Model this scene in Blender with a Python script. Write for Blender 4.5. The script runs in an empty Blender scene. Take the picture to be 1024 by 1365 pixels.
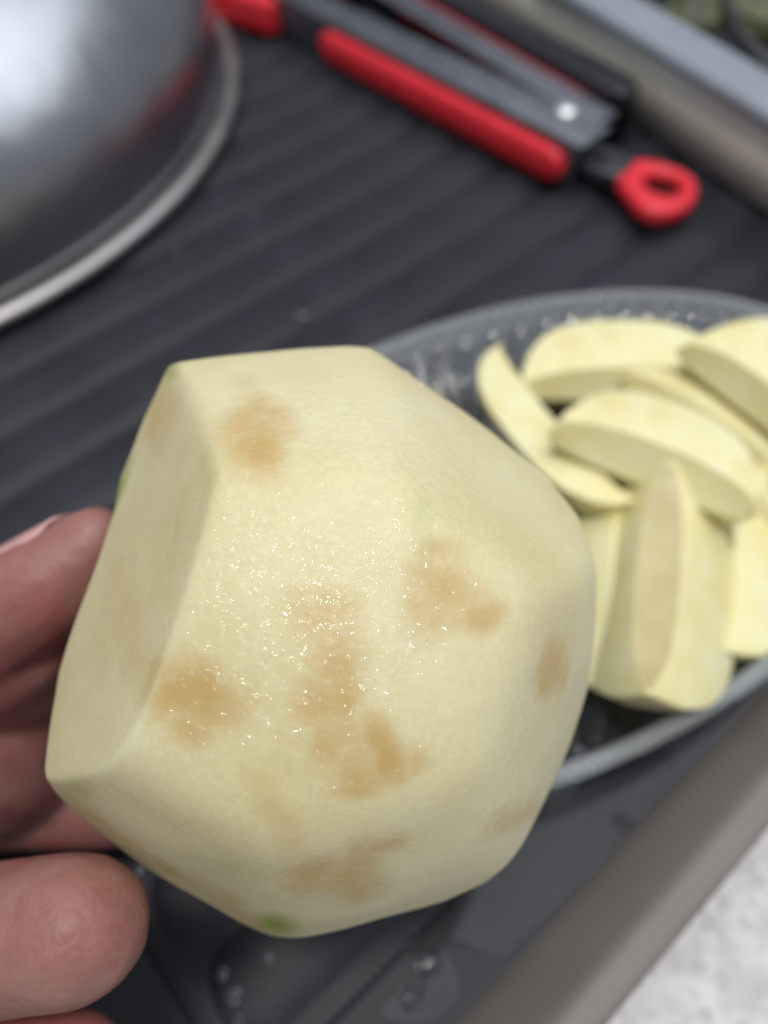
import bpy, bmesh, math, random
import numpy as np
from mathutils import Vector, Matrix, noise

random.seed(7)
scene = bpy.context.scene
COL = scene.collection
R = math.radians

# ------------------------------------------------------------------ camera
cam_d = bpy.data.cameras.new("camera")
cam = bpy.data.objects.new("camera", cam_d)
COL.objects.link(cam)
cam.location = (0, 0, 0.23)
cam.rotation_euler = (R(90 - 56), 0, 0)
cam_d.sensor_fit = 'VERTICAL'
cam_d.sensor_height = 36
cam_d.lens = 27.03
cam_d.clip_start = 0.005
cam_d.clip_end = 20
cam_d.dof.use_dof = True
cam_d.dof.focus_distance = 0.103
cam_d.dof.aperture_fstop = 9.0
scene.camera = cam

# ------------------------------------------------------------------ light
world = bpy.data.worlds.new("World")
scene.world = world
world.use_nodes = True
wb = world.node_tree.nodes['Background']
wb.inputs['Color'].default_value = (0.80, 0.84, 0.95, 1)
wb.inputs['Strength'].default_value = 0.31


def area_lamp(name, loc, target, sx, sy, power, color):
    l = bpy.data.lights.new(name, 'AREA')
    l.shape = 'RECTANGLE'
    l.size, l.size_y = sx, sy
    l.energy = power
    l.color = color
    o = bpy.data.objects.new(name, l)
    COL.objects.link(o)
    o.location = loc
    o.rotation_euler = (Vector(target) - Vector(loc)).to_track_quat('-Z', 'Y').to_euler()
    return o


area_lamp("ceiling_lamp", (-0.06, -0.05, 1.45), (0.0, 0.1, 0), 0.24, 0.16, 11.5, (1.0, 0.95, 0.88))
area_lamp("fill_panel", (0.50, 0.45, 1.50), (0.1, 0.15, 0), 1.7, 1.7, 19.0, (0.88, 0.93, 1.0))  # added soft overhead fill: sheen on the water film, brighter right side

scene.view_settings.view_transform = 'Standard'
scene.view_settings.look = 'None'
scene.view_settings.exposure = -0.08
scene.view_settings.gamma = 1
scene.view_settings.use_curve_mapping = False
scene.cycles.use_denoising = True
scene.cycles.max_bounces = 10
scene.cycles.transmission_bounces = 8
scene.cycles.caustics_refractive = True


# ------------------------------------------------------------------ helpers
def tag(o, label=None, cat=None, group=None, kind=None):
    if label: o['label'] = label
    if cat: o['category'] = cat
    if group: o['group'] = group
    if kind: o['kind'] = kind
    return o


def link(name, me, mat=None, parent=None, loc=None, smooth=True):
    o = bpy.data.objects.new(name, me)
    COL.objects.link(o)
    if mat is not None and len(me.materials) == 0:
        me.materials.append(mat)
    if smooth:
        me.polygons.foreach_set('use_smooth', [True] * len(me.polygons))
    if parent is not None:
        o.parent = parent
    if loc is not None:
        o.location = loc
    return o


def from_bm(name, bm, mat=None, parent=None, smooth=True, loc=None):
    bmesh.ops.recalc_face_normals(bm, faces=bm.faces)
    me = bpy.data.meshes.new(name)
    bm.to_mesh(me)
    bm.free()
    return link(name, me, mat, parent, loc, smooth)


def empty(name, loc=(0, 0, 0), rz=0):
    o = bpy.data.objects.new(name, None)
    o.empty_display_size = 0.01
    COL.objects.link(o)
    o.location = loc
    o.rotation_euler = (0, 0, rz)
    return o


def grid_mesh(name, rows, closed_u=False, closed_v=False):
    """rows: array [nv][nu] of points -> quad mesh"""
    nv, nu = len(rows), len(rows[0])
    verts = [tuple(p) for r in rows for p in r]
    faces = []
    for j in range(nv if closed_v else nv - 1):
        for i in range(nu if closed_u else nu - 1):
            a = j * nu + i
            b = j * nu + (i + 1) % nu
            j2 = (j + 1) % nv
            faces.append((a, b, j2 * nu + (i + 1) % nu, j2 * nu + i))
    me = bpy.data.meshes.new(name)
    me.from_pydata(verts, [], faces)
    me.update()
    return me


def fix_normals(me):
    bm = bmesh.new(); bm.from_mesh(me)
    bmesh.ops.remove_doubles(bm, verts=bm.verts, dist=1e-7)
    bmesh.ops.recalc_face_normals(bm, faces=bm.faces)
    bm.to_mesh(me); bm.free()


def prism(outline, z0, z1, bev=0.0, seg=3):
    """closed outline (x,y) extruded z0..z1 with bevelled edges"""
    bm = bmesh.new()
    vs = [bm.verts.new((x, y, z0)) for x, y in outline]
    f = bm.faces.new(vs)
    ex = bmesh.ops.extrude_face_region(bm, geom=[f])
    tv = [v for v in ex['geom'] if isinstance(v, bmesh.types.BMVert)]
    for v in tv:
        v.co.z = z1
    bmesh.ops.recalc_face_normals(bm, faces=bm.faces)
    if bev:
        es = [e for e in bm.edges if len(e.link_faces) == 2 and e.calc_face_angle() > 0.6]
        bmesh.ops.bevel(bm, geom=es, offset=bev, segments=seg, profile=0.5, affect='EDGES')
    return bm


def rrect(x0, x1, y0, y1, r, n=6):
    pts = []
    for cx, cy, a0 in ((x1 - r, y1 - r, 0), (x0 + r, y1 - r, 90), (x0 + r, y0 + r, 180), (x1 - r, y0 + r, 270)):
        for i in range(n + 1):
            a = R(a0 + 90 * i / n)
            pts.append((cx + r * math.cos(a), cy + r * math.sin(a)))
    return pts


# ------------------------------------------------------------------ materials
def mat_new(name):
    m = bpy.data.materials.new(name)
    m.use_nodes = True
    nt = m.node_tree
    b = nt.nodes['Principled BSDF']
    return m, nt, b


def N(nt, t, **kw):
    n = nt.nodes.new(t)
    for k, v in kw.items():
        setattr(n, k, v)
    return n


def noise_node(nt, scale, detail=3, rough=0.5, vec=None, dist=0.0):
    n = N(nt, 'ShaderNodeTexNoise')
    n.inputs['Scale'].default_value = scale
    n.inputs['Detail'].default_value = detail
    n.inputs['Roughness'].default_value = rough
    n.inputs['Distortion'].default_value = dist
    if vec is not None:
        nt.links.new(vec, n.inputs['Vector'])
    return n


def ramp(nt, fac, stops):
    r = N(nt, 'ShaderNodeValToRGB')
    e = r.color_ramp.elements
    while len(e) < len(stops):
        e.new(0.5)
    for i, (p, c) in enumerate(stops):
        e[i].position = p
        e[i].color = c if len(c) == 4 else (*c, 1)
    nt.links.new(fac, r.inputs['Fac'])
    return r


def bump(nt, height, strength, dist, normal=None):
    b = N(nt, 'ShaderNodeBump')
    b.inputs['Strength'].default_value = strength
    b.inputs['Distance'].default_value = dist
    nt.links.new(height, b.inputs['Height'])
    if normal is not None:
        nt.links.new(normal, b.inputs['Normal'])
    return b


def math_node(nt, op, a, b=None, clamp=False):
    n = N(nt, 'ShaderNodeMath', operation=op, use_clamp=clamp)
    for i, v in enumerate((a, b)):
        if v is None: continue
        if isinstance(v, (int, float)): n.inputs[i].default_value = v
        else: nt.links.new(v, n.inputs[i])
    return n.outputs[0]


def mixc(nt, fac, a, b):
    n = N(nt, 'ShaderNodeMix', data_type='RGBA')
    if isinstance(fac, (int, float)): n.inputs[0].default_value = fac
    else: nt.links.new(fac, n.inputs[0])
    for i, v in ((6, a), (7, b)):
        if isinstance(v, tuple): n.inputs[i].default_value = (*v, 1) if len(v) == 3 else v
        else: nt.links.new(v, n.inputs[i])
    return n.outputs[2]


def simple(name, color, rough=0.5, metal=0.0, var=0.12, vscale=60, bump_s=0.0, bscale=400, spec=0.5, **kw):
    m, nt, b = mat_new(name)
    tc = N(nt, 'ShaderNodeTexCoord')
    n = noise_node(nt, vscale, 4, 0.6, tc.outputs['Object'])
    lo = tuple(c * (1 - var) for c in color); hi = tuple(min(1, c * (1 + var)) for c in color)
    r = ramp(nt, n.outputs['Fac'], [(0.3, lo), (0.7, hi)])
    nt.links.new(r.outputs['Color'], b.inputs['Base Color'])
    rr = math_node(nt, 'MULTIPLY_ADD', n.outputs['Fac'], 0.25)
    rr.node.inputs[2].default_value = rough - 0.125
    nt.links.new(rr, b.inputs['Roughness'])
    b.inputs['Metallic'].default_value = metal
    b.inputs['Specular IOR Level'].default_value = spec
    if bump_s:
        n2 = noise_node(nt, bscale, 3, 0.6, tc.outputs['Object'])
        bp = bump(nt, n2.outputs['Fac'], bump_s, 0.001)
        nt.links.new(bp.outputs['Normal'], b.inputs['Normal'])
    for k, v in kw.items():
        b.inputs[k.replace('_', ' ')].default_value = v
    return m


M = {}
M['tray'] = simple('tray_plastic', (0.026, 0.027, 0.034), 0.52, var=0.25, vscale=30, bump_s=0.12, bscale=900, spec=0.22)
M['tray_wall'] = simple('tray_wall_plastic', (0.165, 0.150, 0.138), 0.55, var=0.12, vscale=14, bump_s=0.08, bscale=900)
M['red'] = simple('red_silicone', (0.74, 0.024, 0.040), 0.45, var=0.08, vscale=80, bump_s=0.05)
M['black'] = simple('black_plastic', (0.012, 0.014, 0.019), 0.38, var=0.2, vscale=60, bump_s=0.1)
M['dark_gray'] = simple('dark_gray_plastic', (0.035, 0.037, 0.045), 0.4, var=0.2, vscale=60, bump_s=0.1)
M['steel_arm'] = simple('brushed_steel', (0.21, 0.22, 0.245), 0.5, metal=1.0, var=0.12, vscale=90, bump_s=0.05)
M['steel_rim'] = simple('satin_steel', (0.36, 0.35, 0.34), 0.45, metal=1.0, var=0.08, vscale=40)
M['rivet'] = simple('polished_rivet', (0.95, 0.95, 0.95), 0.45, metal=1.0, var=0.03)
M['tub'] = simple('translucent_tub', (0.66, 0.64, 0.57), 0.32, var=0.14, vscale=11, Transmission_Weight=0.22)
M['tub_rim'] = simple('tub_rim_plastic', (0.40, 0.45, 0.52), 0.22, var=0.08, vscale=20, Transmission_Weight=0.35)
M['leaf'] = simple('olive_leaf', (0.075, 0.080, 0.030), 0.5, var=0.5, vscale=40, bump_s=0.2)
M['stalk'] = simple('dark_stalk', (0.03, 0.028, 0.032), 0.4, var=0.3, vscale=50)


def make_steel():
    m, nt, b = mat_new('spun_steel')
    tc = N(nt, 'ShaderNodeTexCoord')
    sep = N(nt, 'ShaderNodeSeparateXYZ')
    nt.links.new(tc.outputs['Object'], sep.inputs[0])
    cmb = N(nt, 'ShaderNodeCombineXYZ')
    ln = N(nt, 'ShaderNodeVectorMath', operation='LENGTH')
    nt.links.new(tc.outputs['Object'], ln.inputs[0])
    nt.links.new(sep.outputs['Z'], cmb.inputs[2])
    nt.links.new(ln.outputs['Value'], cmb.inputs[0])
    n = noise_node(nt, 900, 2, 0.5, cmb.outputs[0])
    n2 = noise_node(nt, 16, 4, 0.6, tc.outputs['Object'])
    r = ramp(nt, n2.outputs['Fac'], [(0.3, (0.36, 0.37, 0.39)), (0.75, (0.50, 0.51, 0.53))])
    nt.links.new(r.outputs['Color'], b.inputs['Base Color'])
    b.inputs['Metallic'].default_value = 1
    rr = math_node(nt, 'MULTIPLY_ADD', n2.outputs['Fac'], 0.16)
    rr.node.inputs[2].default_value = 0.24
    nt.links.new(rr, b.inputs['Roughness'])
    bp = bump(nt, n.outputs['Fac'], 0.05, 0.0005)
    n3 = noise_node(nt, 22, 2, 0.5, tc.outputs['Object'])
    bp2 = bump(nt, n3.outputs['Fac'], 0.30, 0.004, bp.outputs['Normal'])
    nt.links.new(bp2.outputs['Normal'], b.inputs['Normal'])
    return m


def make_granite():
    m, nt, b = mat_new('speckled_stone')
    tc = N(nt, 'ShaderNodeTexCoord')
    v = N(nt, 'ShaderNodeTexVoronoi'); v.inputs['Scale'].default_value = 280
    nt.links.new(tc.outputs['Object'], v.inputs['Vector'])
    bw = N(nt, 'ShaderNodeRGBToBW'); nt.links.new(v.outputs['Color'], bw.inputs[0])
    r1 = ramp(nt, bw.outputs[0], [(0.12, (0.24, 0.23, 0.22)), (0.4, (0.47, 0.46, 0.44)), (0.8, (0.68, 0.68, 0.68))])
    n = noise_node(nt, 60, 4, 0.6, tc.outputs['Object'])
    r2 = ramp(nt, n.outputs['Fac'], [(0.35, (0.42, 0.40, 0.38)), (0.65, (0.60, 0.60, 0.59))])
    c = mixc(nt, 0.62, r1.outputs['Color'], r2.outputs['Color'])
    nt.links.new(c, b.inputs['Base Color'])
    b.inputs['Roughness'].default_value = 0.25
    return m


def make_glass(name, tint, rough, ior):
    m, nt, b = mat_new(name)
    b.inputs['Base Color'].default_value = (*tint, 1)
    b.inputs['Transmission Weight'].default_value = 1
    b.inputs['IOR'].default_value = ior
    tc = N(nt, 'ShaderNodeTexCoord')
    n = noise_node(nt, 90, 2, 0.5, tc.outputs['Object'])
    rr = math_node(nt, 'MULTIPLY_ADD', n.outputs['Fac'], 0.04)
    rr.node.inputs[2].default_value = rough
    nt.links.new(rr, b.inputs['Roughness'])
    return m


def make_flesh():
    """wet peeled fruit flesh: attributes 'bruise' and 'peel' hold where the browning and the left-on skin are"""
    m, nt, b = mat_new('fruit_flesh')
    tc = N(nt, 'ShaderNodeTexCoord')
    ob = tc.outputs['Object']
    base_n = noise_node(nt, 34, 5, 0.6, ob)
    base = ramp(nt, base_n.outputs['Fac'], [(0.25, (0.615, 0.54, 0.29)), (0.5, (0.68, 0.62, 0.375)), (0.75, (0.725, 0.685, 0.46))])
    fine = noise_node(nt, 900, 3, 0.7, ob)
    fr = ramp(nt, fine.outputs['Fac'], [(0.3, (0.86, 0.84, 0.80)), (0.7, (1, 1, 1))])
    mul = N(nt, 'ShaderNodeMix', data_type='RGBA', blend_type='MULTIPLY')
    mul.inputs[0].default_value = 0.6
    nt.links.new(base.outputs['Color'], mul.inputs[6]); nt.links.new(fr.outputs['Color'], mul.inputs[7])
    # browning
    at = N(nt, 'ShaderNodeAttribute', attribute_name='bruise')
    bn = noise_node(nt, 260, 7, 0.75, ob, 0.3)
    off = math_node(nt, 'MULTIPLY_ADD', bn.outputs['Fac'], 1.9); off.node.inputs[2].default_value = 0.05
    s = off
    s = math_node(nt, 'MULTIPLY', s, at.outputs['Fac'])
    br = ramp(nt, s, [(0.10, (0, 0, 0)), (0.42, (0.42, 0.42, 0.42)), (0.62, (0.62, 0.62, 0.62)), (1.0, (0.85, 0.85, 0.85))])
    c1 = mixc(nt, br.outputs['Color'], mul.outputs[2], (0.485, 0.315, 0.095))
    ar = N(nt, 'ShaderNodeAttribute', attribute_name='ridge')
    rn = math_node(nt, 'MULTIPLY', ar.outputs['Fac'], math_node(nt, 'MULTIPLY', base_n.outputs['Fac'], 0.7))
    c1 = mixc(nt, rn, c1, (0.70, 0.72, 0.50))
    # peel
    ap = N(nt, 'ShaderNodeAttribute', attribute_name='peel')
    pn = noise_node(nt, 260, 3, 0.6, ob)
    po = math_node(nt, 'MULTIPLY_ADD', pn.outputs['Fac'], 0.5); po.node.inputs[2].default_value = -0.25
    ps = math_node(nt, 'ADD', ap.outputs['Fac'], po)
    pr = ramp(nt, ps, [(0.12, (0, 0, 0)), (0.95, (1, 1, 1))])
    pc = ramp(nt, pn.outputs['Fac'], [(0.3, (0.17, 0.23, 0.012)), (0.7, (0.27, 0.34, 0.03))])
    c2 = mixc(nt, pr.outputs['Color'], c1, pc.outputs['Color'])
    nt.links.new(c2, b.inputs['Base Color'])
    b.inputs['Roughness'].default_value = 0.5
    b.inputs['Subsurface Weight'].default_value = 0.35
    b.inputs['Subsurface Radius'].default_value = (0.0035, 0.0024, 0.0012)
    b.inputs['Subsurface Scale'].default_value = 1.0
    g = noise_node(nt, 1500, 3, 0.65, ob)
    bp = bump(nt, g.outputs['Fac'], 0.16, 0.0003)
    nt.links.new(bp.outputs['Normal'], b.inputs['Normal'])
    # juice film that sparkles
    j = noise_node(nt, 340, 1, 0.5, ob, 1.2)
    j2 = noise_node(nt, 850, 0, 0.5, ob, 0.5)
    js = math_node(nt, 'MULTIPLY_ADD', j2.outputs['Fac'], 0.45); nt.links.new(j.outputs['Fac'], js.node.inputs[2])
    wb_ = bump(nt, js, 1.0, 0.0012)
    aw = N(nt, 'ShaderNodeAttribute', attribute_name='wet')
    nt.links.new(aw.outputs['Fac'], b.inputs['Coat Weight'])
    nt.links.new(wb_.outputs['Normal'], b.inputs['Coat Normal'])
    b.inputs['Coat Roughness'].default_value = 0.03
    b.inputs['Coat IOR'].default_value = 1.36
    return m


def make_slice_mat(core):
    m, nt, b = mat_new('slice_core' if core else 'slice_flesh')
    tc = N(nt, 'ShaderNodeTexCoord')
    n = noise_node(nt, 70, 4, 0.6, tc.outputs['Object'])
    if core:
        st = [(0.3, (0.50, 0.42, 0.20)), (0.7, (0.62, 0.54, 0.29))]
    else:
        st = [(0.28, (0.74, 0.65, 0.29)), (0.55, (0.80, 0.745, 0.42)), (0.8, (0.83, 0.81, 0.58))]
    r = ramp(nt, n.outputs['Fac'], st)
    nt.links.new(r.outputs['Color'], b.inputs['Base Color'])
    b.inputs['Roughness'].default_value = 0.38
    b.inputs['Subsurface Weight'].default_value = 0.3
    b.inputs['Subsurface Radius'].default_value = (0.004, 0.003, 0.0014)
    b.inputs['Subsurface Scale'].default_value = 1.0
    g = noise_node(nt, 700, 3, 0.6, tc.outputs['Object'])
    bp = bump(nt, g.outputs['Fac'], 0.3, 0.0006)
    nt.links.new(bp.outputs['Normal'], b.inputs['Normal'])
    return m


def make_skin():
    m, nt, b = mat_new('skin')
    tc = N(nt, 'ShaderNodeTexCoord')
    ob = tc.outputs['Object']
    n1 = noise_node(nt, 34, 4, 0.6, ob)
    c = ramp(nt, n1.outputs['Fac'], [(0.28, (0.33, 0.085, 0.085)), (0.50, (0.28, 0.115, 0.098)), (0.72, (0.36, 0.20, 0.165))])
    n2 = noise_node(nt, 240, 5, 0.7, ob)
    f = ramp(nt, n2.outputs['Fac'], [(0.3, (0.80, 0.70, 0.70)), (0.7, (1, 1, 1))])
    mul = N(nt, 'ShaderNodeMix', data_type='RGBA', blend_type='MULTIPLY'); mul.inputs[0].default_value = 0.7
    nt.links.new(c.outputs['Color'], mul.inputs[6]); nt.links.new(f.outputs['Color'], mul.inputs[7])
    nt.links.new(mul.outputs[2], b.inputs['Base Color'])
    b.inputs['Roughness'].default_value = 0.52
    b.inputs['Subsurface Weight'].default_value = 0.25
    b.inputs['Subsurface Radius'].default_value = (0.004, 0.0016, 0.001)
    b.inputs['Subsurface Scale'].default_value = 1.0
    # fine skin lines and soft creases
    v = N(nt, 'ShaderNodeTexVoronoi', feature='DISTANCE_TO_EDGE'); v.inputs['Scale'].default_value = 520
    nt.links.new(ob, v.inputs['Vector'])
    b2 = bump(nt, v.outputs['Distance'], 0.30, 0.0004)
    n5 = noise_node(nt, 190, 4, 0.65, ob, 0.6)
    b3 = bump(nt, n5.outputs['Fac'], 0.22, 0.0008, b2.outputs['Normal'])
    nt.links.new(b3.outputs['Normal'], b.inputs['Normal'])
    return m


M['steel'] = make_steel()
M['granite'] = make_granite()
M['glass'] = make_glass('plate_glass', (0.94, 0.97, 0.96), 0.02, 1.5)
M['rim_glass'] = simple('rim_glass', (0.72, 0.75, 0.76), 0.25, var=0.04, Transmission_Weight=0.8)
M['water'] = make_glass('water', (0.97, 0.99, 1.0), 0.0, 1.33)
M['flesh'] = make_flesh()
M['slice'] = make_slice_mat(False)
M['core'] = make_slice_mat(True)
M['skin'] = make_skin()
M['nail'] = simple('nail', (0.56, 0.31, 0.30), 0.28, var=0.05, vscale=90)

# ------------------------------------------------------------------ countertop
bm = bmesh.new()
bmesh.ops.create_grid(bm, x_segments=2, y_segments=2, size=1.3)
ct = from_bm('countertop', bm, M['granite'], smooth=False, loc=(0.2, 0.3, -0.014))
tag(ct, 'white speckled stone countertop under the dark tray', 'countertop', kind='structure')

# ------------------------------------------------------------------ draining tray (u along the ribs, v across)
TA = R(41.0)
tray = empty('drying_tray', (0, 0, 0), TA)
tag(tray, 'dark grey ribbed draining tray with a taupe sloping rim wall', 'tray')
U0, U1, V0, V1 = -0.20, 0.80, -0.011, 0.80


def ring(u0, u1, v0, v1, off, z, r):
    return [(x, y, z) for x, y in rrect(u0 - off, u1 + off, v0 - off, v1 + off, r + off, 8)]


bm = prism(rrect(U0 - 0.001, U1 + 0.001, V0 - 0.001, V1 + 0.001, 0.012, 8), -0.006, 0.0)
from_bm('tray_floor', bm, M['tray'], tray, smooth=False)
prof = [(-0.0015, -0.0035), (0.0008, 0.0022), (0.003, 0.0055), (0.0115, 0.0178), (0.0132, 0.0197), (0.0146, 0.0204), (0.0200, 0.0204),
        (0.0212, 0.0199), (0.0217, 0.018), (0.0218, 0.012), (0.020, -0.013), (0.018, -0.0135), (0.0165, -0.005)]
rows = [ring(U0, U1, V0, V1, o_, z_, 0.012) for o_, z_ in prof]
me = grid_mesh('rim_wall', rows, closed_u=True); fix_normals(me)
link('rim_wall', me, M['tray_wall'], tray)
# raised plain border at the rib ends
bm = prism(rrect(U0 + 0.004, -0.0345, V0 + 0.004, V1 - 0.004, 0.008), 0.0002, 0.0034, 0.0014)
from_bm('end_border', bm, M['tray'], tray)


def rib_mesh(length, width, h, end_r):
    nu, nv = 60, 13
    rows = []
    for i in range(nu + 1):
        t = i / nu
        x = length * t ** 2.2
        k = 1.0
        if x < end_r:
            k = math.sqrt(max(0.0, 1 - ((end_r - x) / end_r) ** 2))
        row = []
        for j in range(nv):
            s = -1 + 2 * j / (nv - 1)
            zz = h * (1 - abs(s) ** 2.8) * (0.35 + 0.65 * k)
            row.append((x, s * width * 0.5 * (0.02 + 0.98 * k), zz - 0.0004))
        rows.append(row)
    me = grid_mesh('rib', rows); fix_normals(me)
    return me


rib_me = rib_mesh(U1 - 0.02 + 0.029, 0.0272, 0.0030, 0.009)
v = 0.0150 + 0.014
k = 0
while v < V1 - 0.02:
    link('rib', rib_me, M['tray'], tray, (-0.029, v, 0.0))
    v += 0.028
    k += 1
# two fine moulded lines on the flat strip beside the wall
for vv in (0.0095,):
    bm = prism(rrect(-0.02, U1 - 0.03, vv - 0.0008, vv + 0.0008, 0.0007, 3), -0.0002, 0.0007, 0.0003, 1)
    from_bm('moulded_line', bm, M['tray'], tray)

# ------------------------------------------------------------------ water on the tray
def puddle(name, pts, z, label, th=0.00045):
    cx = sum(p[0] for p in pts) / len(pts); cy = sum(p[1] for p in pts) / len(pts)
    P = [Vector((p[0] - cx, p[1] - cy)) for p in pts]
    for _ in range(2):   # corner-cutting smooth
        Q = []
        for i in range(len(P)):
            a, b_ = P[i], P[(i + 1) % len(P)]
            Q += [a * 0.75 + b_ * 0.25, a * 0.25 + b_ * 0.75]
        P = Q
    bm = prism([(p.x, p.y) for p in P], -0.0015, th, 0.00028, 2)
    o = from_bm(name, bm, M['water'], None, False, (cx, cy, z))
    return tag(o, label, 'water')


puddle('water_film', [w[:2] for w in [(0.0405, 0.0539, 0.0000), (0.0542, 0.0596, 0.0000), (0.0883, 0.0762, 0.0000), (0.1257, 0.0955, 0.0000), (0.1265, 0.0918, 0.0000), (0.1010, 0.0721, 0.0000), (0.0860, 0.0600, 0.0000), (0.0734, 0.0502, 0.0000), (0.0708, 0.0474, 0.0000), (0.0691, 0.0498, 0.0000), (0.0664, 0.0515, 0.0000), (0.0643, 0.0490, 0.0000), (0.0668, 0.0462, 0.0000), (0.0668, 0.0442, 0.0000), (0.0594, 0.0369, -0.0000), (0.0468, 0.0269, 0.0000), (0.0376, 0.0216, 0.0000), (0.0335, 0.0165, 0.0000), (0.0295, 0.0151, 0.0000), (0.0250, 0.0171, 0.0000), (0.0202, 0.0192, 0.0000), (0.0167, 0.0189, 0.0000), (0.0175, 0.0148, -0.0000), (0.0194, 0.0105, 0.0000), (0.0189, 0.0061, -0.0000), (0.0146, 0.0025, 0.0000), (0.0090, 0.0009, 0.0000), (0.0006, 0.0018, 0.0000), (-0.0013, 0.0037, 0.0000), (0.0000, 0.0061, -0.0000), (0.0030, 0.0082, 0.0000), (0.0053, 0.0056, 0.0000), (0.0079, 0.0050, 0.0000), (0.0103, 0.0075, 0.0000), (0.0112, 0.0131, 0.0000), (0.0086, 0.0158, -0.0000), (0.0051, 0.0168, -0.0000), (0.0079, 0.0202, 0.0000), (0.0178, 0.0291, -0.0000), (0.0265, 0.0384, 0.0000), (0.0346, 0.0482, 0.0000)]],
       0.0006, 'thin bluish film of water on the tray floor beside its wall')

rng = random.Random(3)


def drop(loc, r, label='single round water drop beading on the ribbed tray'):
    rows = []
    n = 14
    sx, sy = rng.uniform(0.85, 1.2), rng.uniform(0.85, 1.2)
    for j in range(7):
        a = R(90) * j / 6
        rr = r * max(0.002, math.cos(a)); z = r * 0.42 * math.sin(a)
        rows.append([(rr * sx * math.cos(2 * math.pi * i / n), rr * sy * math.sin(2 * math.pi * i / n), z) for i in range(n)])
    rows.insert(0, [(0.0001 * math.cos(2 * math.pi * i / n), 0.0001 * math.sin(2 * math.pi * i / n), 0) for i in range(n)])
    me = grid_mesh('water_drop', rows, closed_u=True); fix_normals(me)
    o = link('water_drop', me, M['water'], None, loc)
    tag(o, label, 'water drop', 'water drops on the ribbed tray')


for p, r in [((-0.0407, 0.0119, 0.0040), .0012), ((-0.0373, 0.0071, 0.0040), .0016), ((-0.0294, 0.0154, 0.0040), .0010), ((-0.0228, 0.0216, 0.0040), .0011), ((-0.0660, 0.0363, 0.0040), .0012),
             ((0.0070, 0.0188, 0.0010), .0013), ((0.0235, 0.0323, 0.0010), .0011), ((-0.0621, 0.3263, 0.0040), .0017), ((-0.0345, 0.2552, 0.0040), .0024), ((-0.0357, 0.0018, 0.0040), .001),
             ((-0.0681, 0.3624, 0.0040), .0016), ((-0.0938, 0.2970, 0.0040), .0018), ((-0.0222, 0.3792, 0.0040), .0015)]:
    drop(p, r)
drop((0.0112, 0.0141, 0.0010), .0027, 'brightest water drop at the bottom, beside the water film')
drop((0.0064, 0.0069, 0.0010), .0023, 'curved water drop just below the brightest drop')

# ------------------------------------------------------------------ upside-down steel bowl
bowl = empty('steel_bowl', (-0.3132, 0.4187, 0.0042))
tag(bowl, 'large shiny stainless steel bowl turned upside down on the tray', 'bowl')
BR = 0.2335
prof = [(BR - 0.0085, 0.006)]
for i in range(1, 25):
    a = i / 24
    r_ = (BR - 0.0085) * (1 - a ** 2.6) ** 0.62 if a < 1 else 0.0
    prof.append((max(r_, 0.001), 0.006 + 0.128 * a ** 0.9))
n = 128
rows = [[(r_ * math.cos(2 * math.pi * i / n), r_ * math.sin(2 * math.pi * i / n), z_) for i in range(n)] for r_, z_ in prof]
me = grid_mesh('bowl_shell', rows, closed_u=True); fix_normals(me)
sh = link('bowl_shell', me, M['steel'], bowl)
sm = sh.modifiers.new('thick', 'SOLIDIFY'); sm.thickness = 0.0012; sm.offset = -1
rows = []
for j in range(12):
    a = 2 * math.pi * j / 12
    rr = BR - 0.0048 + 0.0053 * math.cos(a); z_ = 0.0042 + 0.0040 * math.sin(a)
    rows.append([(rr * math.cos(2 * math.pi * i / n), rr * math.sin(2 * math.pi * i / n), z_) for i in range(n)])
me = grid_mesh('rolled_rim', rows, closed_u=True, closed_v=True); fix_normals(me)
link('rolled_rim', me, M['steel_rim'], bowl)

# ------------------------------------------------------------------ tongs (s along towards the loop, t across, lying on the ribs)
tongs = empty('kitchen_tongs', (0.0891, 0.3727, 0.0))
tongs.rotation_euler = (0, 0, math.atan2(-0.694, 0.72))
tag(tongs, 'steel kitchen tongs with red silicone grips and a red hanging loop', 'tongs')


def bar(name, p0, p1, w0, w1, z0, z1, bev, mat, parent):
    """flat bar from p0 to p1 (s,t), widths w0/w1"""
    d = Vector((p1[0] - p0[0], p1[1] - p0[1])).normalized(); nn = Vector((-d.y, d.x))
    o = [(p0[0] - nn.x * w0 / 2, p0[1] - nn.y * w0 / 2), (p1[0] - nn.x * w1 / 2, p1[1] - nn.y * w1 / 2),
         (p1[0] + nn.x * w1 / 2, p1[1] + nn.y * w1 / 2), (p0[0] + nn.x * w0 / 2, p0[1] + nn.y * w0 / 2)]
    bm = prism(o, z0, z1, bev, 3)
    return from_bm(name, bm, mat, parent)


def grip(name, p0, p1, th, z0, z1, mat, parent):
    """rounded silicone grip: capsule-like sleeve between two (s,t) points"""
    n, m = 40, 16
    rows = []
    a, b_ = Vector(p0), Vector(p1)
    d = (b_ - a); Ln = d.length; d.normalize(); nn = Vector((-d.y, d.x))
    er = (z1 - z0) * 0.5
    for i in range(n + 1):
        x = Ln * (0.5 - 0.5 * math.cos(math.pi * i / n))
        e = min(x, Ln - x)
        kk = math.sqrt(max(0.0004, 1 - (1 - min(1, e / er)) ** 2))
        row = []
        for j in range(m):
            an = 2 * math.pi * j / m
            ca, sa = math.cos(an), math.sin(an)
            yy = th * 0.5 * math.copysign(abs(ca) ** 0.8, ca) * (0.3 + 0.7 * kk)
            zz = (z0 + z1) / 2 + er * math.copysign(abs(sa) ** 0.8, sa) * kk
            q = a + d * x + nn * yy
            row.append((q.x, q.y, zz))
        rows.append(row)
    me = grid_mesh(name, rows, closed_u=True); fix_normals(me)
    return link(name, me, mat, parent)


ARM0, ARM1 = 0.0046, 0.028
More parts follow.
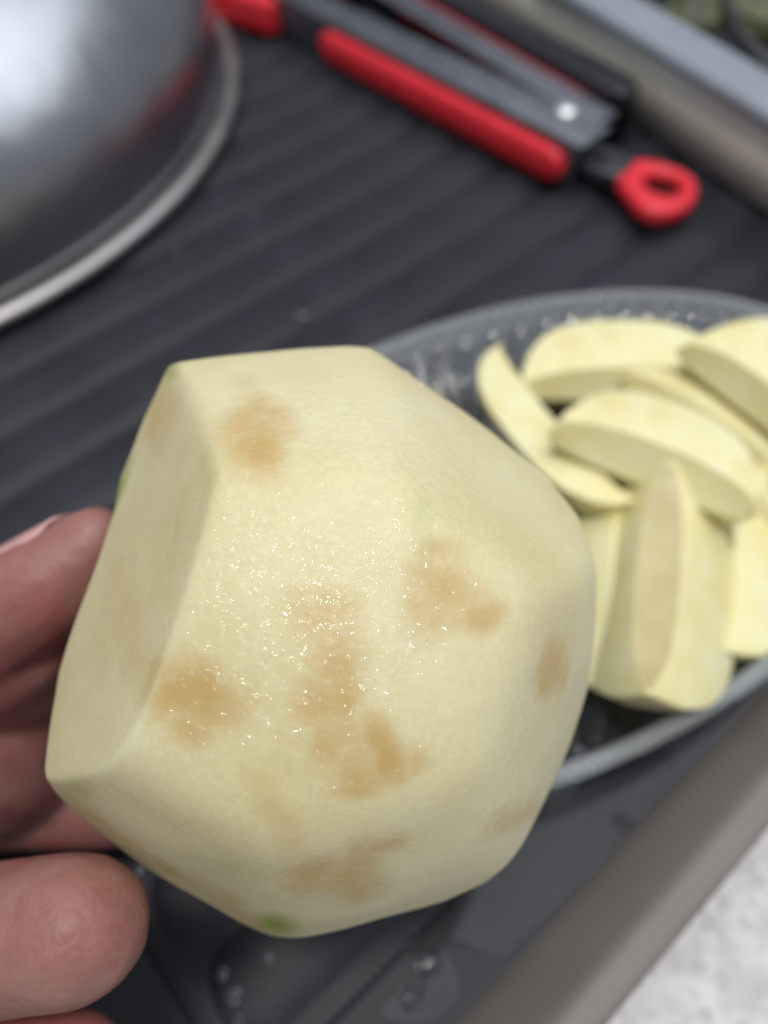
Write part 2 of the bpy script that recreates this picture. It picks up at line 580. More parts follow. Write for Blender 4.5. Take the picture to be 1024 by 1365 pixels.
# near arm: a folded channel -> top flange, bottom flange, outer web
na = bar('arm', (-0.27, -0.0035), (0.024, -0.0085), 0.0165, 0.0235, ARM1 - 0.0012, ARM1, 0.0004, M['steel_arm'], tongs)
bar('arm_web', (-0.27, -0.0110), (0.022, -0.0195), 0.0012, 0.0012, ARM0, ARM1 - 0.001, 0.0003, M['steel_arm'], na)
fa = bar('arm', (-0.27, 0.0535), (0.018, 0.0085), 0.0165, 0.0165, ARM1 - 0.0016, ARM1 - 0.0004, 0.0004, M['steel_arm'], tongs)
bar('arm_web', (-0.27, 0.0620), (0.006, 0.0180), 0.0012, 0.0012, ARM0, ARM1 - 0.002, 0.0003, M['steel_arm'], fa)
bar('gap_shade_bar', (-0.26, 0.023), (-0.030, 0.0035), 0.014, 0.004, ARM0, ARM1 - 0.010, 0.0015, M['black'], tongs)  # black bar added to stand for the shade in the gap between the arms
grip('grip', (-0.158, -0.0162), (0.018, -0.0228), 0.0085, 0.0060, 0.0232, M['red'], tongs)
grip('grip', (-0.160, 0.0462), (0.004, 0.0200), 0.0050, 0.0060, 0.0272, M['red'], tongs)
# red heads beyond the arms
bm = prism([(-0.285, -0.040), (-0.199, -0.020), (-0.197, -0.002), (-0.285, 0.010)], 0.0050, 0.0245, 0.003)
from_bm('head', bm, M['red'], tongs)
bm = prism([(-0.285, 0.050), (-0.199, 0.040), (-0.197, 0.058), (-0.285, 0.085)], 0.0050, 0.0245, 0.003)
from_bm('head', bm, M['red'], tongs)
# rivet
rows = []
for j in range(7):
    a = R(90) * j / 6
    rows.append([(max(0.0001, 0.0052 * math.cos(a)) * math.cos(2 * math.pi * i / 20), max(0.0001, 0.0052 * math.cos(a)) * math.sin(2 * math.pi * i / 20), ARM1 + 0.0022 * math.sin(a)) for i in range(20)])
me = grid_mesh('rivet', rows, closed_u=True); fix_normals(me)
link('rivet', me, M['rivet'], tongs)


def holed(outline, hole, z0, z1, bev):
    """outline with a round hole (same point count), both in matching angular order"""
    n = len(outline)
    bm = bmesh.new()
    sets = []
    for pts, sgn in ((outline, 1), (hole, -1)):
        c = Vector((sum(p[0] for p in pts) / n, sum(p[1] for p in pts) / n))
        out = []
        for k_, (zz, inset) in enumerate(((z0 + bev, 0), (z0 + bev * 0.3, 0.7), (z0, 1.6), (z1, 1.6), (z1 - bev * 0.3, 0.7), (z1 - bev, 0))):
            out.append([bm.verts.new((p[0] + (c.x - p[0]) / max(1e-6, (Vector(p) - c).length) * bev * inset * sgn * 0.6,
                                      p[1] + (c.y - p[1]) / max(1e-6, (Vector(p) - c).length) * bev * inset * sgn * 0.6, zz)) for p in pts])
        sets.append(out)
    o, h = sets
    def quads(a, b_):
        for i in range(n):
            bm.faces.new((a[i], a[(i + 1) % n], b_[(i + 1) % n], b_[i]))
    for s_ in (o, h):
        quads(s_[0], s_[1]); quads(s_[1], s_[2]); quads(s_[3], s_[4]); quads(s_[4], s_[5]); quads(s_[5], s_[0])
    quads(o[3], h[3]); quads(o[2], h[2])
    return bm


def resample(ctrl, center, n=48):
    """closed smooth outline through control points, sampled by angle about center"""
    P = [Vector(c) for c in ctrl]
    for _ in range(3):
        Q = []
        for i in range(len(P)):
            a, b_ = P[i], P[(i + 1) % len(P)]
            Q += [a * 0.75 + b_ * 0.25, a * 0.25 + b_ * 0.75]
        P = Q
    c = Vector(center)
    ang = sorted(((math.atan2((p - c).y, (p - c).x), (p - c).length) for p in P))
    A = np.array([a for a, _ in ang]); D = np.array([d for _, d in ang])
    A = np.concatenate([A - 2 * np.pi, A, A + 2 * np.pi]); D = np.concatenate([D, D, D])
    out = []
    for i in range(n):
        t = -math.pi + 2 * math.pi * (i + 0.5) / n
        d = float(np.interp(t, A, D)); out.append((c.x + d * math.cos(t), c.y + d * math.sin(t)))
    return out


hc = (0.0590, 0.0005)
ol = resample([(0.037, 0.009), (0.050, 0.0165), (0.067, 0.017), (0.077, 0.004), (0.077, -0.014), (0.066, -0.0255), (0.050, -0.017), (0.037, -0.009)], hc)
hl = [(hc[0] + 0.0092 * math.cos(-math.pi + 2 * math.pi * (i + .5) / 48), hc[1] + 0.0082 * math.sin(-math.pi + 2 * math.pi * (i + .5) / 48)) for i in range(48)]
lp = from_bm('hanging_loop', holed(ol, hl, 0.0080, 0.0165, 0.0026), M['red'], tongs)
sc_ = (0.0240, -0.0035)
ol = resample([(0.004, 0.009), (0.020, 0.0085), (0.040, 0.008), (0.044, -0.004), (0.040, -0.013), (0.020, -0.013), (0.004, -0.013)], sc_)
hl = [(sc_[0] + 0.0040 * math.cos(-math.pi + 2 * math.pi * (i + .5) / 48), sc_[1] + 0.0036 * math.sin(-math.pi + 2 * math.pi * (i + .5) / 48)) for i in range(48)]
from_bm('locking_tab', holed(ol, hl, 0.0100, 0.0165, 0.0012), M['dark_gray'], tongs)

# black handle lying behind the tongs
bh = empty('utensil', (0.0891, 0.3727, 0.0))
bh.rotation_euler = tongs.rotation_euler
tag(bh, 'black plastic utensil handle lying behind the red tongs', 'utensil')
o_ = [(-0.16, 0.0520), (-0.125, 0.0460), (-0.06, 0.0355), (0.0, 0.0270), (0.013, 0.0275), (0.0165, 0.031), (0.0150, 0.041), (0.009, 0.0480), (-0.02, 0.0515), (-0.063, 0.0545), (-0.10, 0.0570), (-0.16, 0.0600)]
bm = prism(o_, 0.0040, 0.0310, 0.0045, 4)
from_bm('handle', bm, M['black'], bh)

# ------------------------------------------------------------------ clear tub at the far right
tub = empty('plastic_tub', (0.1312, 0.4106, 0.0042), R(121.4 - 180))
tag(tub, 'clear plastic storage tub with a pale blue-grey rim beside the tongs', 'tub')
# local x runs to the lower right along the wall, local y into the tub


def tub_ring(x0, x1, y0, y1, r, z):
    return [(x, y, z) for x, y in rrect(x0, x1, y0, y1, r, 8)]


x0, x1, yy0, yy1 = -0.20, 0.24, 0.0, 0.26
rows = [tub_ring(x0 + .01, x1, yy0 + 0.002, yy1, 0.03, 0.0), tub_ring(x0, x1, yy0, yy1, 0.03, 0.002), tub_ring(x0, x1, yy0 - 0.001, yy1, 0.03, 0.034),
        tub_ring(x0 + .003, x1 - .003, yy0 + 0.002, yy1 - .003, 0.03, 0.034), tub_ring(x0 + .003, x1 - .003, yy0 + 0.003, yy1 - .003, 0.03, 0.004),
        tub_ring(x0 + .07, x1 - .07, yy0 + .08, yy1 - .08, 0.02, 0.003)]
me = grid_mesh('tub_wall', rows, closed_u=True); fix_normals(me)
link('tub_wall', me, M['tub'], tub)
rx0 = -0.125
prof = [(0.0, 0.0345), (-0.004, 0.0355), (-0.0045, 0.040), (-0.001, 0.0425), (0.004, 0.0415), (0.009, 0.0395), (0.014, 0.0395), (0.0165, 0.0425), (0.021, 0.0430), (0.0235, 0.041), (0.0235, 0.0345)]
rows = [tub_ring(rx0 + d_, x1 - d_, yy0 + d_, yy1 - d_, 0.045 - d_, z_) for d_, z_ in prof]
me = grid_mesh('rim', rows, closed_u=True, closed_v=True); fix_normals(me)
link('rim', me, M['tub_rim'], tub)
# dark greens inside


def blob_leaf(name, loc, sx, sy, sz, rot, mat, label, cat, seed):
    bm = bmesh.new()
    bmesh.ops.create_icosphere(bm, subdivisions=4, radius=1)
    for v_ in bm.verts:
        q = noise.noise_vector(v_.co * 1.6 + Vector((seed, 0, 0)))
        v_.co += q * 0.28
        v_.co = Vector((v_.co.x * sx, v_.co.y * sy, v_.co.z * sz))
    o = from_bm(name, bm, mat, None, True, loc)
    o.rotation_euler = rot
    return tag(o, label, cat)


blob_leaf('vegetable', (0.1709, 0.4590, 0.0340), 0.030, 0.018, 0.012, (0, 0.1, 0.9), M['leaf'], 'olive green vegetable inside the clear tub next to its rim', 'vegetable', 1.0)
blob_leaf('vegetable', (0.2090, 0.4728, 0.0300), 0.034, 0.020, 0.010, (0, 0.1, -0.5), M['leaf'], 'dark green vegetable at the top right corner inside the clear tub', 'vegetable', 5.0)
crv = [Vector((0.1834, 0.4801, 0.0420)), Vector((0.1800, 0.4464, 0.0430)), Vector((0.1812, 0.4221, 0.0410)), Vector((0.1893, 0.4037, 0.0370)), Vector((0.2038, 0.3881, 0.0320))]
rows = []
for i in range(25):
    t = i / 24 * 4; k_ = min(3, int(t)); f_ = t - k_
    p = crv[k_].lerp(crv[k_ + 1], f_)
    d = (crv[k_ + 1] - crv[k_]).normalized(); sd = d.cross(Vector((0, 0, 1))).normalized(); up_ = sd.cross(d)
    rows.append([tuple(p + (sd * math.cos(2 * math.pi * j / 10) + up_ * math.sin(2 * math.pi * j / 10)) * 0.0035) for j in range(10)])
me = grid_mesh('stalk', rows, closed_u=True); fix_normals(me)
tag(link('stalk', me, M['stalk']), 'thin dark curved stalk resting inside the clear tub', 'stalk')

# ------------------------------------------------------------------ oval pressed-glass plate
plate = empty('glass_plate', (0.0465, 0.1437, 0.0044), R(27.7))
tag(plate, 'oval clear pressed-glass plate with a fluted border holding cut wedges', 'plate')
AX, BX = 0.1425, 0.0835


def plate_rows(prof, flute, n):
    rows = []
    for k_, z_, fl in prof:
        row = []
        for i in range(n):
            t = 2 * math.pi * i / n
            w_ = fl * flute * math.cos(72 * t + 16 * k_)
            # offset ellipse: same border width all round
            off = (k_ - 1) * 0.072
            ex = (AX + off); ey = (BX + off)
            row.append((ex * math.cos(t), ey * math.sin(t), z_ + w_))
        rows.append(row)
    return rows


up = [(0.02, 0.0032, 0), (0.30, 0.0032, 0), (0.40, 0.0034, 0), (0.45, 0.0040, 0.3), (0.50, 0.0052, 1), (0.56, 0.0068, 1), (0.62, 0.0086, 1), (0.68, 0.0106, 1), (0.74, 0.0128, 1), (0.80, 0.0150, 1), (0.86, 0.0172, 1), (0.90, 0.0185, 0.3), (0.93, 0.0195, 0), (0.955, 0.0204, 0), (0.975, 0.0210, 0), (0.99, 0.0209, 0), (1.0, 0.0198, 0)]
dn = [(0.998, 0.0183, 0), (0.985, 0.0172, 0), (0.93, 0.0158, 0), (0.86, 0.0138, 0), (0.74, 0.0092, 0), (0.62, 0.0048, 0), (0.52, 0.0012, 0), (0.45, 0.0, 0), (0.40, 0.0, 0), (0.30, 0.0004, 0), (0.02, 0.0004, 0)]
ks = [p_[0] for p_ in up]
dense = []
for i in range(97):
    k_ = 0.02 + 0.98 * (i / 96) ** 0.7
    dense.append((k_, float(np.interp(k_, ks, [p_[1] for p_ in up])), float(np.interp(k_, ks, [p_[2] for p_ in up]))))
rows = plate_rows(dense + dn, 0.0014, 720)
me = grid_mesh('plate_body', rows, closed_u=True, closed_v=False); fix_normals(me)
link('plate_body', me, M['glass'], plate)
rows = []
for j in range(10):
    a = 2 * math.pi * j / 10
    rows.append([((AX - 0.0018 + 0.0026 * math.cos(a)) * math.cos(2 * math.pi * i / 200), (BX - 0.0018 + 0.0026 * math.cos(a)) * math.sin(2 * math.pi * i / 200), 0.0212 + 0.0022 * math.sin(a)) for i in range(200)])
me = grid_mesh('plate_rim', rows, closed_u=True, closed_v=True); fix_normals(me)
link('plate_rim', me, M['rim_glass'], plate)


# ------------------------------------------------------------------ fruit wedges on the plate
def wedge(label, a, b_, outer, Rr, half_deg, core_d, seed, core_len=1.05, sk=0.0, brown=False):
    a, b_ = Vector(a), Vector(b_)
    c = (a + b_) / 2
    x = (b_ - a); L = x.length * 1.02; x.normalize()
    z = Vector(outer); z = (z - x * z.dot(x)).normalized()
    y = z.cross(x)
    rnd = random.Random(seed)
    h = R(half_deg)
    nx = 34
    bm = bmesh.new()
    rings = []
    angs = [-1, -0.45, 0.4, 1]
    fr = [1 + rnd.uniform(-0.05, 0.06) for _ in range(4)]
    for i in range(nx + 1):
        s = -1 + 2 * i / nx
        s = math.copysign(abs(s) ** 0.8, s)
        ro = Rr * (1 - abs(s) ** 3.0) ** 0.55 + 0.0012
        ro *= 1 + sk * s
        ri = core_d * max(0.0, 1 - (abs(s) / core_len) ** 2.5) ** 0.6 + Rr * 0.06
        ri = min(ri, ro * 0.78)
        ring_ = []
        for j, an in enumerate(angs):
            rr = ro * fr[j] * (1.0 if abs(an) == 1 else 1.03)
            ring_.append((rr * math.sin(an * h), rr * math.cos(an * h)))
        ring_ += [(ri * math.sin(h) * 0.98, ri * math.cos(h)), (0.0, ri * math.cos(h) * 1.12), (-ri * math.sin(h) * 0.98, ri * math.cos(h))]
        rings.append([bm.verts.new((s * L / 2, yy, zz - Rr * 0.5)) for yy, zz in ring_])
    m_ = len(rings[0])
    for i in range(nx):
        for j in range(m_):
            f = bm.faces.new((rings[i][j], rings[i][(j + 1) % m_], rings[i + 1][(j + 1) % m_], rings[i + 1][j]))
            s = -1 + 2 * (i + .5) / nx
            if brown and j in (4, 5) and abs(s) < core_len * 1.05:
                f.material_index = 1
    bm.faces.new(rings[0]); bm.faces.new(list(reversed(rings[-1])))
    bmesh.ops.recalc_face_normals(bm, faces=bm.faces)
    for e in bm.edges:
        if len(e.link_faces) == 2 and e.calc_face_angle() > 0.55:
            pass
    es = [e for e in bm.edges if len(e.link_faces) == 2 and e.calc_face_angle() > 0.6]
    bmesh.ops.bevel(bm, geom=es, offset=0.0006, segments=2, profile=0.5, affect='EDGES', clamp_overlap=True)
    me = bpy.data.meshes.new('fruit_wedge')
    bmesh.ops.recalc_face_normals(bm, faces=bm.faces)
    bm.to_mesh(me); bm.free()
    me.materials.append(M['slice']); me.materials.append(M['core'])
    o = link('fruit_wedge', me, None, None)
    mt = Matrix((x, y, z)).transposed().to_4x4()
    mt.translation = c + z * 0
    o.matrix_world = mt
    try:
        me.set_sharp_from_angle(angle=R(35))
    except Exception:
        pass
    return tag(o, label, 'fruit wedge', 'pale fruit wedges on the glass plate')


wedge('large pale wedge lying at the back of the plate, its flat side up', (0.0476, 0.1948, 0.0270), (0.1230, 0.1967, 0.0270), (0.1, 0.9, -0.48), 0.035, 30, 0.010, 1)
wedge('bright wedge at the right edge of the picture, topmost on the plate', (0.1106, 0.1977, 0.0400), (0.1379, 0.1594, 0.0400), (0.55, 0.6, -0.35), 0.035, 30, 0.010, 2)
wedge('narrow wedge standing at the left of the plate, right behind the apple', (0.0352, 0.2005, 0.0300), (0.0710, 0.1328, 0.0300), (-0.70, -0.50, -0.45), 0.021, 30, 0.004, 3)
wedge('long thick wedge lying across the middle of the pile', (0.0571, 0.1622, 0.0400), (0.1106, 0.1321, 0.0400), (0.35, 0.70, -0.55), 0.034, 30, 0.012, 4)
wedge('wedge half hidden under the bright one at the right edge', (0.0919, 0.1958, 0.0260), (0.1329, 0.1503, 0.0260), (0.4, 0.6, -0.5), 0.034, 28, 0.010, 5)
wedge('wedge tip poking out at the right edge below the pile', (0.1183, 0.1501, 0.0220), (0.1410, 0.1239, 0.0220), (0.5, -0.6, -0.4), 0.032, 28, 0.008, 6)
wedge('big wedge in front with its hollow tan core side up', (0.0904, 0.1443, 0.0300), (0.0697, 0.0687, 0.0300), (0.25, 0.05, -0.97), 0.036, 38, 0.0075, 7, 0.88, 0.0, True)
wedge('wedge leaning on the right side of the front wedge', (0.1163, 0.1394, 0.0200), (0.1028, 0.0872, 0.0200), (0.75, 0.1, -0.6), 0.030, 26, 0.006, 8)
wedge('pale wedge between the apple and the front wedge', (0.0733, 0.1424, 0.0200), (0.0623, 0.0771, 0.0200), (-0.35, 0.0, -0.93), 0.030, 28, 0.006, 9)
wedge('small wedge buried under the middle of the pile', (0.0764, 0.1632, 0.0120), (0.1098, 0.1525, 0.0120), (0.1, 0.5, -0.6), 0.026, 26, 0.004, 10)


# ------------------------------------------------------------------ the peeled fruit held in the hand
# object frame of fruit and hand: tilted 56 degrees, about 11 cm above the tray
FRAME = Matrix(((1.00000, -0.00000, -0.00000, -0.01080), (0.00000, 0.82904, -0.55919, 0.05829), (0.00000, 0.55919, 0.82904, 0.10648), (0, 0, 0, 1)))


UNIT = 0.01317   # one outline unit in metres


def smin(vals, k):
    v_ = np.stack(vals)
    mn = v_.min(0)
    return mn - k * np.log(np.exp(-(v_ - mn) / k).sum(0))


OUT = np.array([(-2.1, 3.53), (-1.0, 3.68), (0.35, 3.83), (0.62, 3.83), (0.95, 3.6), (1.7, 3.02), (2.5, 2.45), (3.1, 1.97), (3.42, 1.5), (3.53, 0.4),
                (3.56, -0.9), (3.3, -1.6), (3.0, -2.1), (2.6, -2.7), (2.1, -3.2), (1.6, -3.45), (0.7, -3.6), (-0.35, -3.9), (-0.65, -3.96), (-1.0, -3.82), (-2.3, -2.92),
                (-3.14, -2.14), (-3.24, -1.92), (-3.34, -0.5), (-3.14, 0.2), (-2.9, 0.95), (-2.75, 1.6), (-2.73, 2.05), (-2.45, 2.8)])
PX_K = 1.015


def outline_r(theta):
    pts = []
    for i in range(len(OUT)):
        a, b_ = OUT[i], OUT[(i + 1) % len(OUT)]
        for t in np.linspace(0, 1, 24, endpoint=False):
            pts.append(a * (1 - t) + b_ * t)
    pts = np.array(pts)
    an = np.arctan2(pts[:, 1], pts[:, 0]); rr = np.hypot(pts[:, 0], pts[:, 1])
    o = np.argsort(an); an = an[o]; rr = rr[o]
    an = np.concatenate([an - 2 * np.pi, an, an + 2 * np.pi]); rr = np.concatenate([rr] * 3)
    g = np.linspace(-np.pi, np.pi, 1441)[:-1]
    rg = np.interp(g, an, rr)
    ker = np.exp(-np.linspace(-2, 2, 9) ** 2); ker /= ker.sum()
    rg = np.convolve(np.concatenate([rg[-4:], rg, rg[:4]]), ker, 'valid')
    return np.interp(theta, np.concatenate([g, [np.pi]]), np.concatenate([rg, [rg[0]]]))


def fruit_radius(d):
    x, y, z = d[:, 0], d[:, 1], d[:, 2]
    th = np.arctan2(y, x)
    Rt = outline_r(th) * PX_K * (1 + 0.012 * np.clip(np.cos(th), 0, 1))
    c = np.hypot(x, y)
    pe = 3.0
    Rz = np.where(z > 0, 3.45, 3.0)
    body = ((c / Rt) ** pe + (np.abs(z) / Rz) ** pe) ** (-1 / pe)
    vals = []

    def facet(n_, h, curv):
        """slightly domed cut: sphere of radius curv whose pole is at n*h"""
        n_ = np.array(n_, float); n_ /= np.linalg.norm(n_)
        cc = n_ * (h - curv)
        b_ = d @ cc
        disc = b_ * b_ - (cc @ cc - curv * curv)
        t = np.where(disc > 0, b_ + np.sqrt(np.maximum(disc, 0)), 9.0)
        vals.append(np.where(t > 0, t, 9.0))
    facet((0.03, 0.12, 1.0), 2.90, 6.6)           # broad front cut
    facet((0.80, -0.22, 0.56), 3.16, 12)          # right cut
    facet((0.22, -0.66, 0.72), 3.16, 12)          # bottom cut
    facet((-0.38, -0.62, 0.69), 3.16, 14)         # lower left cut
    soft = smin(vals, 0.10)
    vals[:] = [soft, body]
    vals[:] = [smin(vals, 0.06)]
    facet((-0.764, 0.302, 0.570), 2.67, 60)       # left cut
    sharp = smin(vals, 0.032)
    edge = (np.min(np.stack(vals), 0) - sharp) / (0.032 * math.log(2))
    vals[:] = [sharp]
    facet((0.005, 0.786, 0.618), 3.11, 16)        # top cut
    edge = edge * (vals[0] < vals[1])
    vals[:] = [smin(vals, 0.07)]
    facet((0.544, 0.656, 0.523), 3.06, 14)        # upper right cut
    res = smin(vals, 0.085)
    edge = edge * (vals[0] < vals[1])
    return res, edge


bm = bmesh.new()
bmesh.ops.create_icosphere(bm, subdivisions=8, radius=1)
me = bpy.data.meshes.new('peeled_apple')
bm.to_mesh(me); bm.free()
nvt = len(me.vertices)
co = np.empty(nvt * 3, np.float32); me.vertices.foreach_get('co', co)
d = co.reshape(-1, 3).astype(np.float64); d /= np.linalg.norm(d, axis=1)[:, None]
rad, ridge = fruit_radius(d)


def sines(p, f, seed, n=10):
    rs = np.random.RandomState(seed); out = np.zeros(len(p))
    for _ in range(n):
        k_ = rs.normal(size=3); k_ *= f * rs.uniform(0.6, 1.5) / np.linalg.norm(k_)
        out += np.sin(p @ k_ + rs.uniform(0, 6.28))
    return out / math.sqrt(n)


P = d * rad[:, None]
rad = rad + 0.012 * sines(P, 2.2, 1, 24) + 0.004 * sines(P, 6, 2, 24)
P = d * rad[:, None]
me.vertices.foreach_set('co', (P * UNIT).astype(np.float32).ravel())


def spots(lst, warp=None):
    v_ = np.zeros(nvt)
    wx, wy = (0, 0) if warp is None else (warp[:, 0], warp[:, 1])
    for x, y, rx, ry, an, s in lst:
        ca, sa = math.cos(R(an)), math.sin(R(an))
        # spots sit where the line of sight meets the flesh; D units from eye to centre
        kx = (10.25 - P[:, 2]) / 10.25
        ex = P[:, 0] / kx - x + wx; ey = P[:, 1] / kx - y + wy
        g_ = 1.0 if warp is None else 1.10
        u_ = (ex * ca + ey * sa) / (rx * g_); w_ = (-ex * sa + ey * ca) / (ry * g_)
        v_ = np.maximum(v_, s * np.exp(-(u_ * u_ + w_ * w_) ** 1.1))
    return np.where(P[:, 2] > -0.2, v_, 0)


WARP = np.stack([0.07 * sines(P, 5, 21, 24) + 0.03 * sines(P, 14, 22, 24), 0.07 * sines(P, 5, 23, 24) + 0.03 * sines(P, 14, 24, 24)], 1)
BL = 0.5 + 0.5 * np.tanh(1.2 * sines(P, 7, 31, 20) + 0.7 * sines(P, 17, 32, 20))
br = spots([(-0.85, 3.05, 0.34, 0.30, 0, 0.75), (-0.55, 2.9, 0.34, 0.34, 20, 0.85), (-1.75, -0.30, 0.42, 0.40, -5, 0.8), (-1.35, -0.30, 0.52, 0.42, -5, 0.95), (-1.45, -0.72, 0.42, 0.28, -5, 0.6),
            (1.12, -0.98, 0.26, 0.42, 8, 1.0), (0.8, -1.25, 0.42, 0.40, 0, 0.6), (1.45, -1.1, 0.30, 0.22, 0, 0.5), (0.75, -1.55, 0.36, 0.16, 10, 0.6), (0.6, -0.8, 0.4, 0.35, 0, 0.5),
            (0.55, 0.25, 0.36, 0.42, 8, 0.66), (0.35, 0.75, 0.45, 0.35, 0, 0.5), (0.05, 0.9, 0.3, 0.3, 0, 0.4), (0.3, -0.30, 0.42, 0.34, 0, 0.72), (0.62, -0.25, 0.3, 0.35, 0, 0.7), (0.42, -0.85, 0.25, 0.45, 0, 0.6),
            (1.95, 1.05, 0.45, 0.28, -20, 0.62), (2.35, 0.72, 0.26, 0.30, 0, 0.66), (1.75, 0.75, 0.4, 0.35, 0, 0.5), (1.9, 1.5, 0.3, 0.22, 0, 0.4),
            (0.15, -2.75, 0.40, 0.32, 15, 0.82), (0.55, -2.95, 0.42, 0.34, 15, 0.9), (0.85, -2.62, 0.30, 0.24, 40, 0.75), (1.1, -2.4, 0.28, 0.16, 35, 0.66), (0.2, -3.05, 0.35, 0.22, 10, 0.6),
            (3.2, -0.15, 0.16, 0.42, 0, 0.7), (2.65, -2.25, 0.40, 0.22, 40, 0.5),
            (-2.1, 2.9, 0.3, 0.4, 0, 0.42), (-2.2, -2.78, 1.3, 0.16, -33, 0.5), (-0.3, -1.9, 0.30, 0.8, 20, 0.34), (-1.1, -3.6, 0.6, 0.2, -30, 0.5), (-2.3, 0.3, 0.4, 1.5, 25, 0.3)], WARP)
br = np.minimum(1.0, 1.15 * br * (0.78 + 0.22 * BL))
pe_ = spots([(-2.1, 3.5, 0.2, 0.16, 0, 0.75), (-0.52, -3.75, 0.32, 0.25, 0, 0.85), (-3.1, -1.75, 0.3, 0.3, 0, 0.35), (1.6, 1.9, 0.2, 0.75, 8, 0.25), (-1.3, 2.55, 0.22, 0.4, 20, 0.28), (-1.7, 1.8, 0.12, 0.8, -12, 0.25)])
back = 1 / (1 + np.exp((P[:, 2] - 0.12 + 0.10 * sines(P, 3, 9)) / 0.05))
left = 1 / (1 + np.exp((P[:, 0] + 2.0) / 0.3)) * 1 / (1 + np.exp((np.abs(P[:, 1] - 0.7) - 1.5) / 0.2))
deep = 1 / (1 + np.exp((P[:, 2] + 1.3) / 0.15))
pe_ = np.maximum(pe_, np.maximum(back * left, deep))
wet = np.clip(spots([(-0.05, 0.45, 2.3, 2.3, 0, 1.0)]) * (1 / (1 + np.exp(-(2.68 - P @ np.array([-0.764, 0.302, 0.570]) - 0.10) / 0.03))) + 0.02, 0, 1)
for nm, arr in (('bruise', br), ('peel', pe_), ('wet', wet), ('ridge', np.clip(ridge, 0, 1) * (P[:, 2] > 0.3))):
    at = me.attributes.new(nm, 'FLOAT', 'POINT')
    at.data.foreach_set('value', arr.astype(np.float32))
apple = link('peeled_apple', me, M['flesh'])
apple.matrix_world = FRAME
tag(apple, 'knife-peeled apple with brown bruises and wet glistening flesh held in the hand', 'apple')


# ------------------------------------------------------------------ the hand
def chain(bm, pts, seg=18):
    """tapered chain: spheres at joints + cone frusta; pts (x,y,z,r) in mm"""
    ps = [(Vector(p[:3]) * 0.001, p[3] * 0.001) for p in pts]
    dense = []
    for i in range(len(ps) - 1):
        p0 = ps[max(0, i - 1)][0]; p1, r1 = ps[i]; p2, r2 = ps[i + 1]; p3 = ps[min(len(ps) - 1, i + 2)][0]
        nst = max(3, int((p2 - p1).length / 0.0025))
        for k_ in range(nst):
            t = k_ / nst
            q = 0.5 * ((2 * p1) + (p2 - p0) * t + (2 * p0 - 5 * p1 + 4 * p2 - p3) * t * t + (3 * p1 - p0 - 3 * p2 + p3) * t ** 3)
            dense.append((q, r1 + (r2 - r1) * t))
    dense.append(ps[-1])
    for q, r_ in dense:
        bmesh.ops.create_icosphere(bm, subdivisions=2, radius=r_, matrix=Matrix.Translation(q))


bm = bmesh.new()
# thumb
chain(bm, [(-148.3, -55.7, -40.0, 24), (-108.6, -30.4, -30.0, 17), (-77.6, -9.5, -18.0, 12.8), (-63.6, 0.5, -14.0, 12.0), (-52.6, 7.0, -12.0, 10.8), (-46.2, 12.8, -11.0, 8.2), (-43.5, 16.0, -10.0, 6.2)])
# forearm and palm
chain(bm, [(-345.3, -78.7, -30.0, 34), (-224.8, -62.3, -36.0, 30), (-167.4, -54.8, -42.0, 29), (-125.5, -45.9, -46.0, 25), (-98.5, -43.1, -48.0, 22), (-87.0, -42.0, -50.0, 19)])
chain(bm, [(-153.8, -44.2, -46.0, 32), (-117.3, -34.1, -42.0, 29), (-90.8, -28.6, -38.0, 25), (-82.6, -30.9, -40.0, 22), (-78.6, -36.4, -44.0, 18)])
chain(bm, [(-97.4, -17.5, -30.0, 17), (-78.6, -14.6, -28.0, 14), (-68.4, -14.3, -30.0, 11)])
chain(bm, [(-162.0, -74.4, -40.0, 20), (-119.3, -67.6, -40.0, 17), (-96.1, -60.9, -44.0, 15)])
# index and middle finger run behind the fruit
chain(bm, [(-100.9, -29.9, -52.0, 11.5), (-71.4, -26.3, -60.0, 10.5), (-38.1, -19.5, -64.0, 9.8), (-6.9, -11.4, -62.0, 9.0), (12.3, -7.0, -58.0, 7.5)])
chain(bm, [(-99.7, -47.4, -50.0, 12.5), (-72.5, -51.1, -54.0, 11.0), (-53.6, -52.6, -58.0, 10.3), (-28.0, -48.9, -62.0, 9.6), (-2.9, -41.6, -60.0, 8.6), (12.3, -36.9, -57.0, 7.2)])
# ring finger, curled forward
chain(bm, [(-124.7, -62.6, -30.0, 15), (-88.5, -58.4, -8.0, 13.0), (-59.0, -49.2, 10.0, 12.0), (-45.6, -45.2, 15.0, 11.6), (-37.4, -42.7, 18.0, 11.3), (-35.1, -42.2, 18.5, 10.6)])
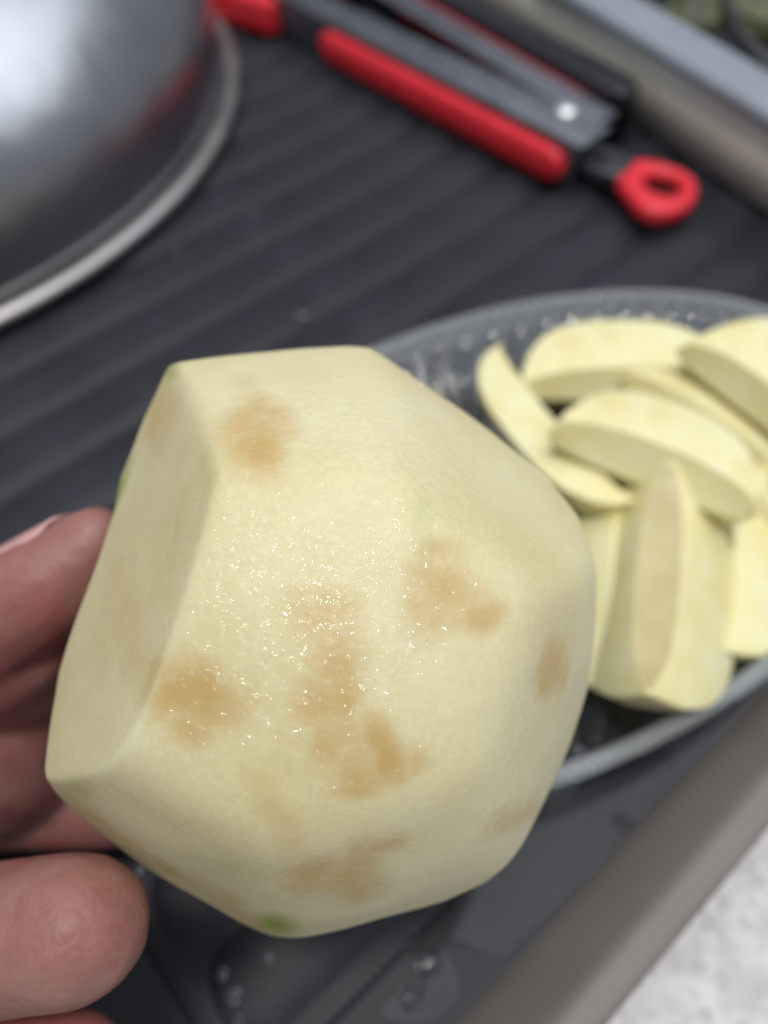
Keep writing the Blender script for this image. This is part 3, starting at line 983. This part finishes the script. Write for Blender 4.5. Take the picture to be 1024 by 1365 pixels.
# little finger below it
chain(bm, [(-124.7, -78.7, -30.0, 13), (-85.7, -82.1, -8.0, 11), (-61.9, -78.4, 0.0, 10), (-47.8, -75.6, 2.0, 9.4), (-42.3, -74.2, 3.0, 8.6)])
chain(bm, [(-84.1, -15.3, -24.0, 14), (-67.1, -9.3, -21.0, 11.5), (-59.4, -6.4, -20.0, 8.5), (-56.6, -4.9, -20.0, 6.5)])

hm = bpy.data.meshes.new('hand_raw'); bm.to_mesh(hm); bm.free()
raw = bpy.data.objects.new('hand_raw', hm); COL.objects.link(raw)
rm = raw.modifiers.new('r', 'REMESH'); rm.mode = 'VOXEL'; rm.voxel_size = 0.0009; rm.use_smooth_shade = True
s1 = raw.modifiers.new('s', 'SMOOTH'); s1.factor = 0.5; s1.iterations = 22
dg = bpy.context.evaluated_depsgraph_get()
ev = raw.evaluated_get(dg)
hand_me = bpy.data.meshes.new_from_object(ev)
bpy.data.objects.remove(raw); bpy.data.meshes.remove(hm)
hand_me.name = 'hand'
hand_me.materials.clear()
hand = link('hand', hand_me, M['skin'])
hand.matrix_world = FRAME
tag(hand, 'bare left hand gripping the peeled apple from the left, thumb on top', 'hand')
# thumb nail: a curved plate on the upper side of the thumb tip
ta, tb = Vector((-59.0, 4.9, -13.5, 0)[:3]) * 0.001, Vector((-46.4, 14.2, -11.5, 0)[:3]) * 0.001
ax = (tb - ta).normalized()
nz = Vector((-0.45, 0.72, -0.25)); nz = (nz - ax * nz.dot(ax)).normalized()
ny = nz.cross(ax)
rows = []
for i in range(15):
    s = i / 14
    x = (tb - ta).length * s
    rr = (9.7 + (7.2 - 9.7) * s) * 0.001
    sp = R(60) * (1 - abs(2 * s - 1) ** 4) ** 0.5 + R(4)
    rows.append([tuple(ta + ax * x + (nz * math.cos(-sp + 2 * sp * j / 12) + ny * math.sin(-sp + 2 * sp * j / 12)) * rr) for j in range(13)])
nm = grid_mesh('thumb_nail', rows)
nl = link('thumb_nail', nm, M['nail'], hand)
sm = nl.modifiers.new('thick', 'SOLIDIFY'); sm.thickness = 0.0005
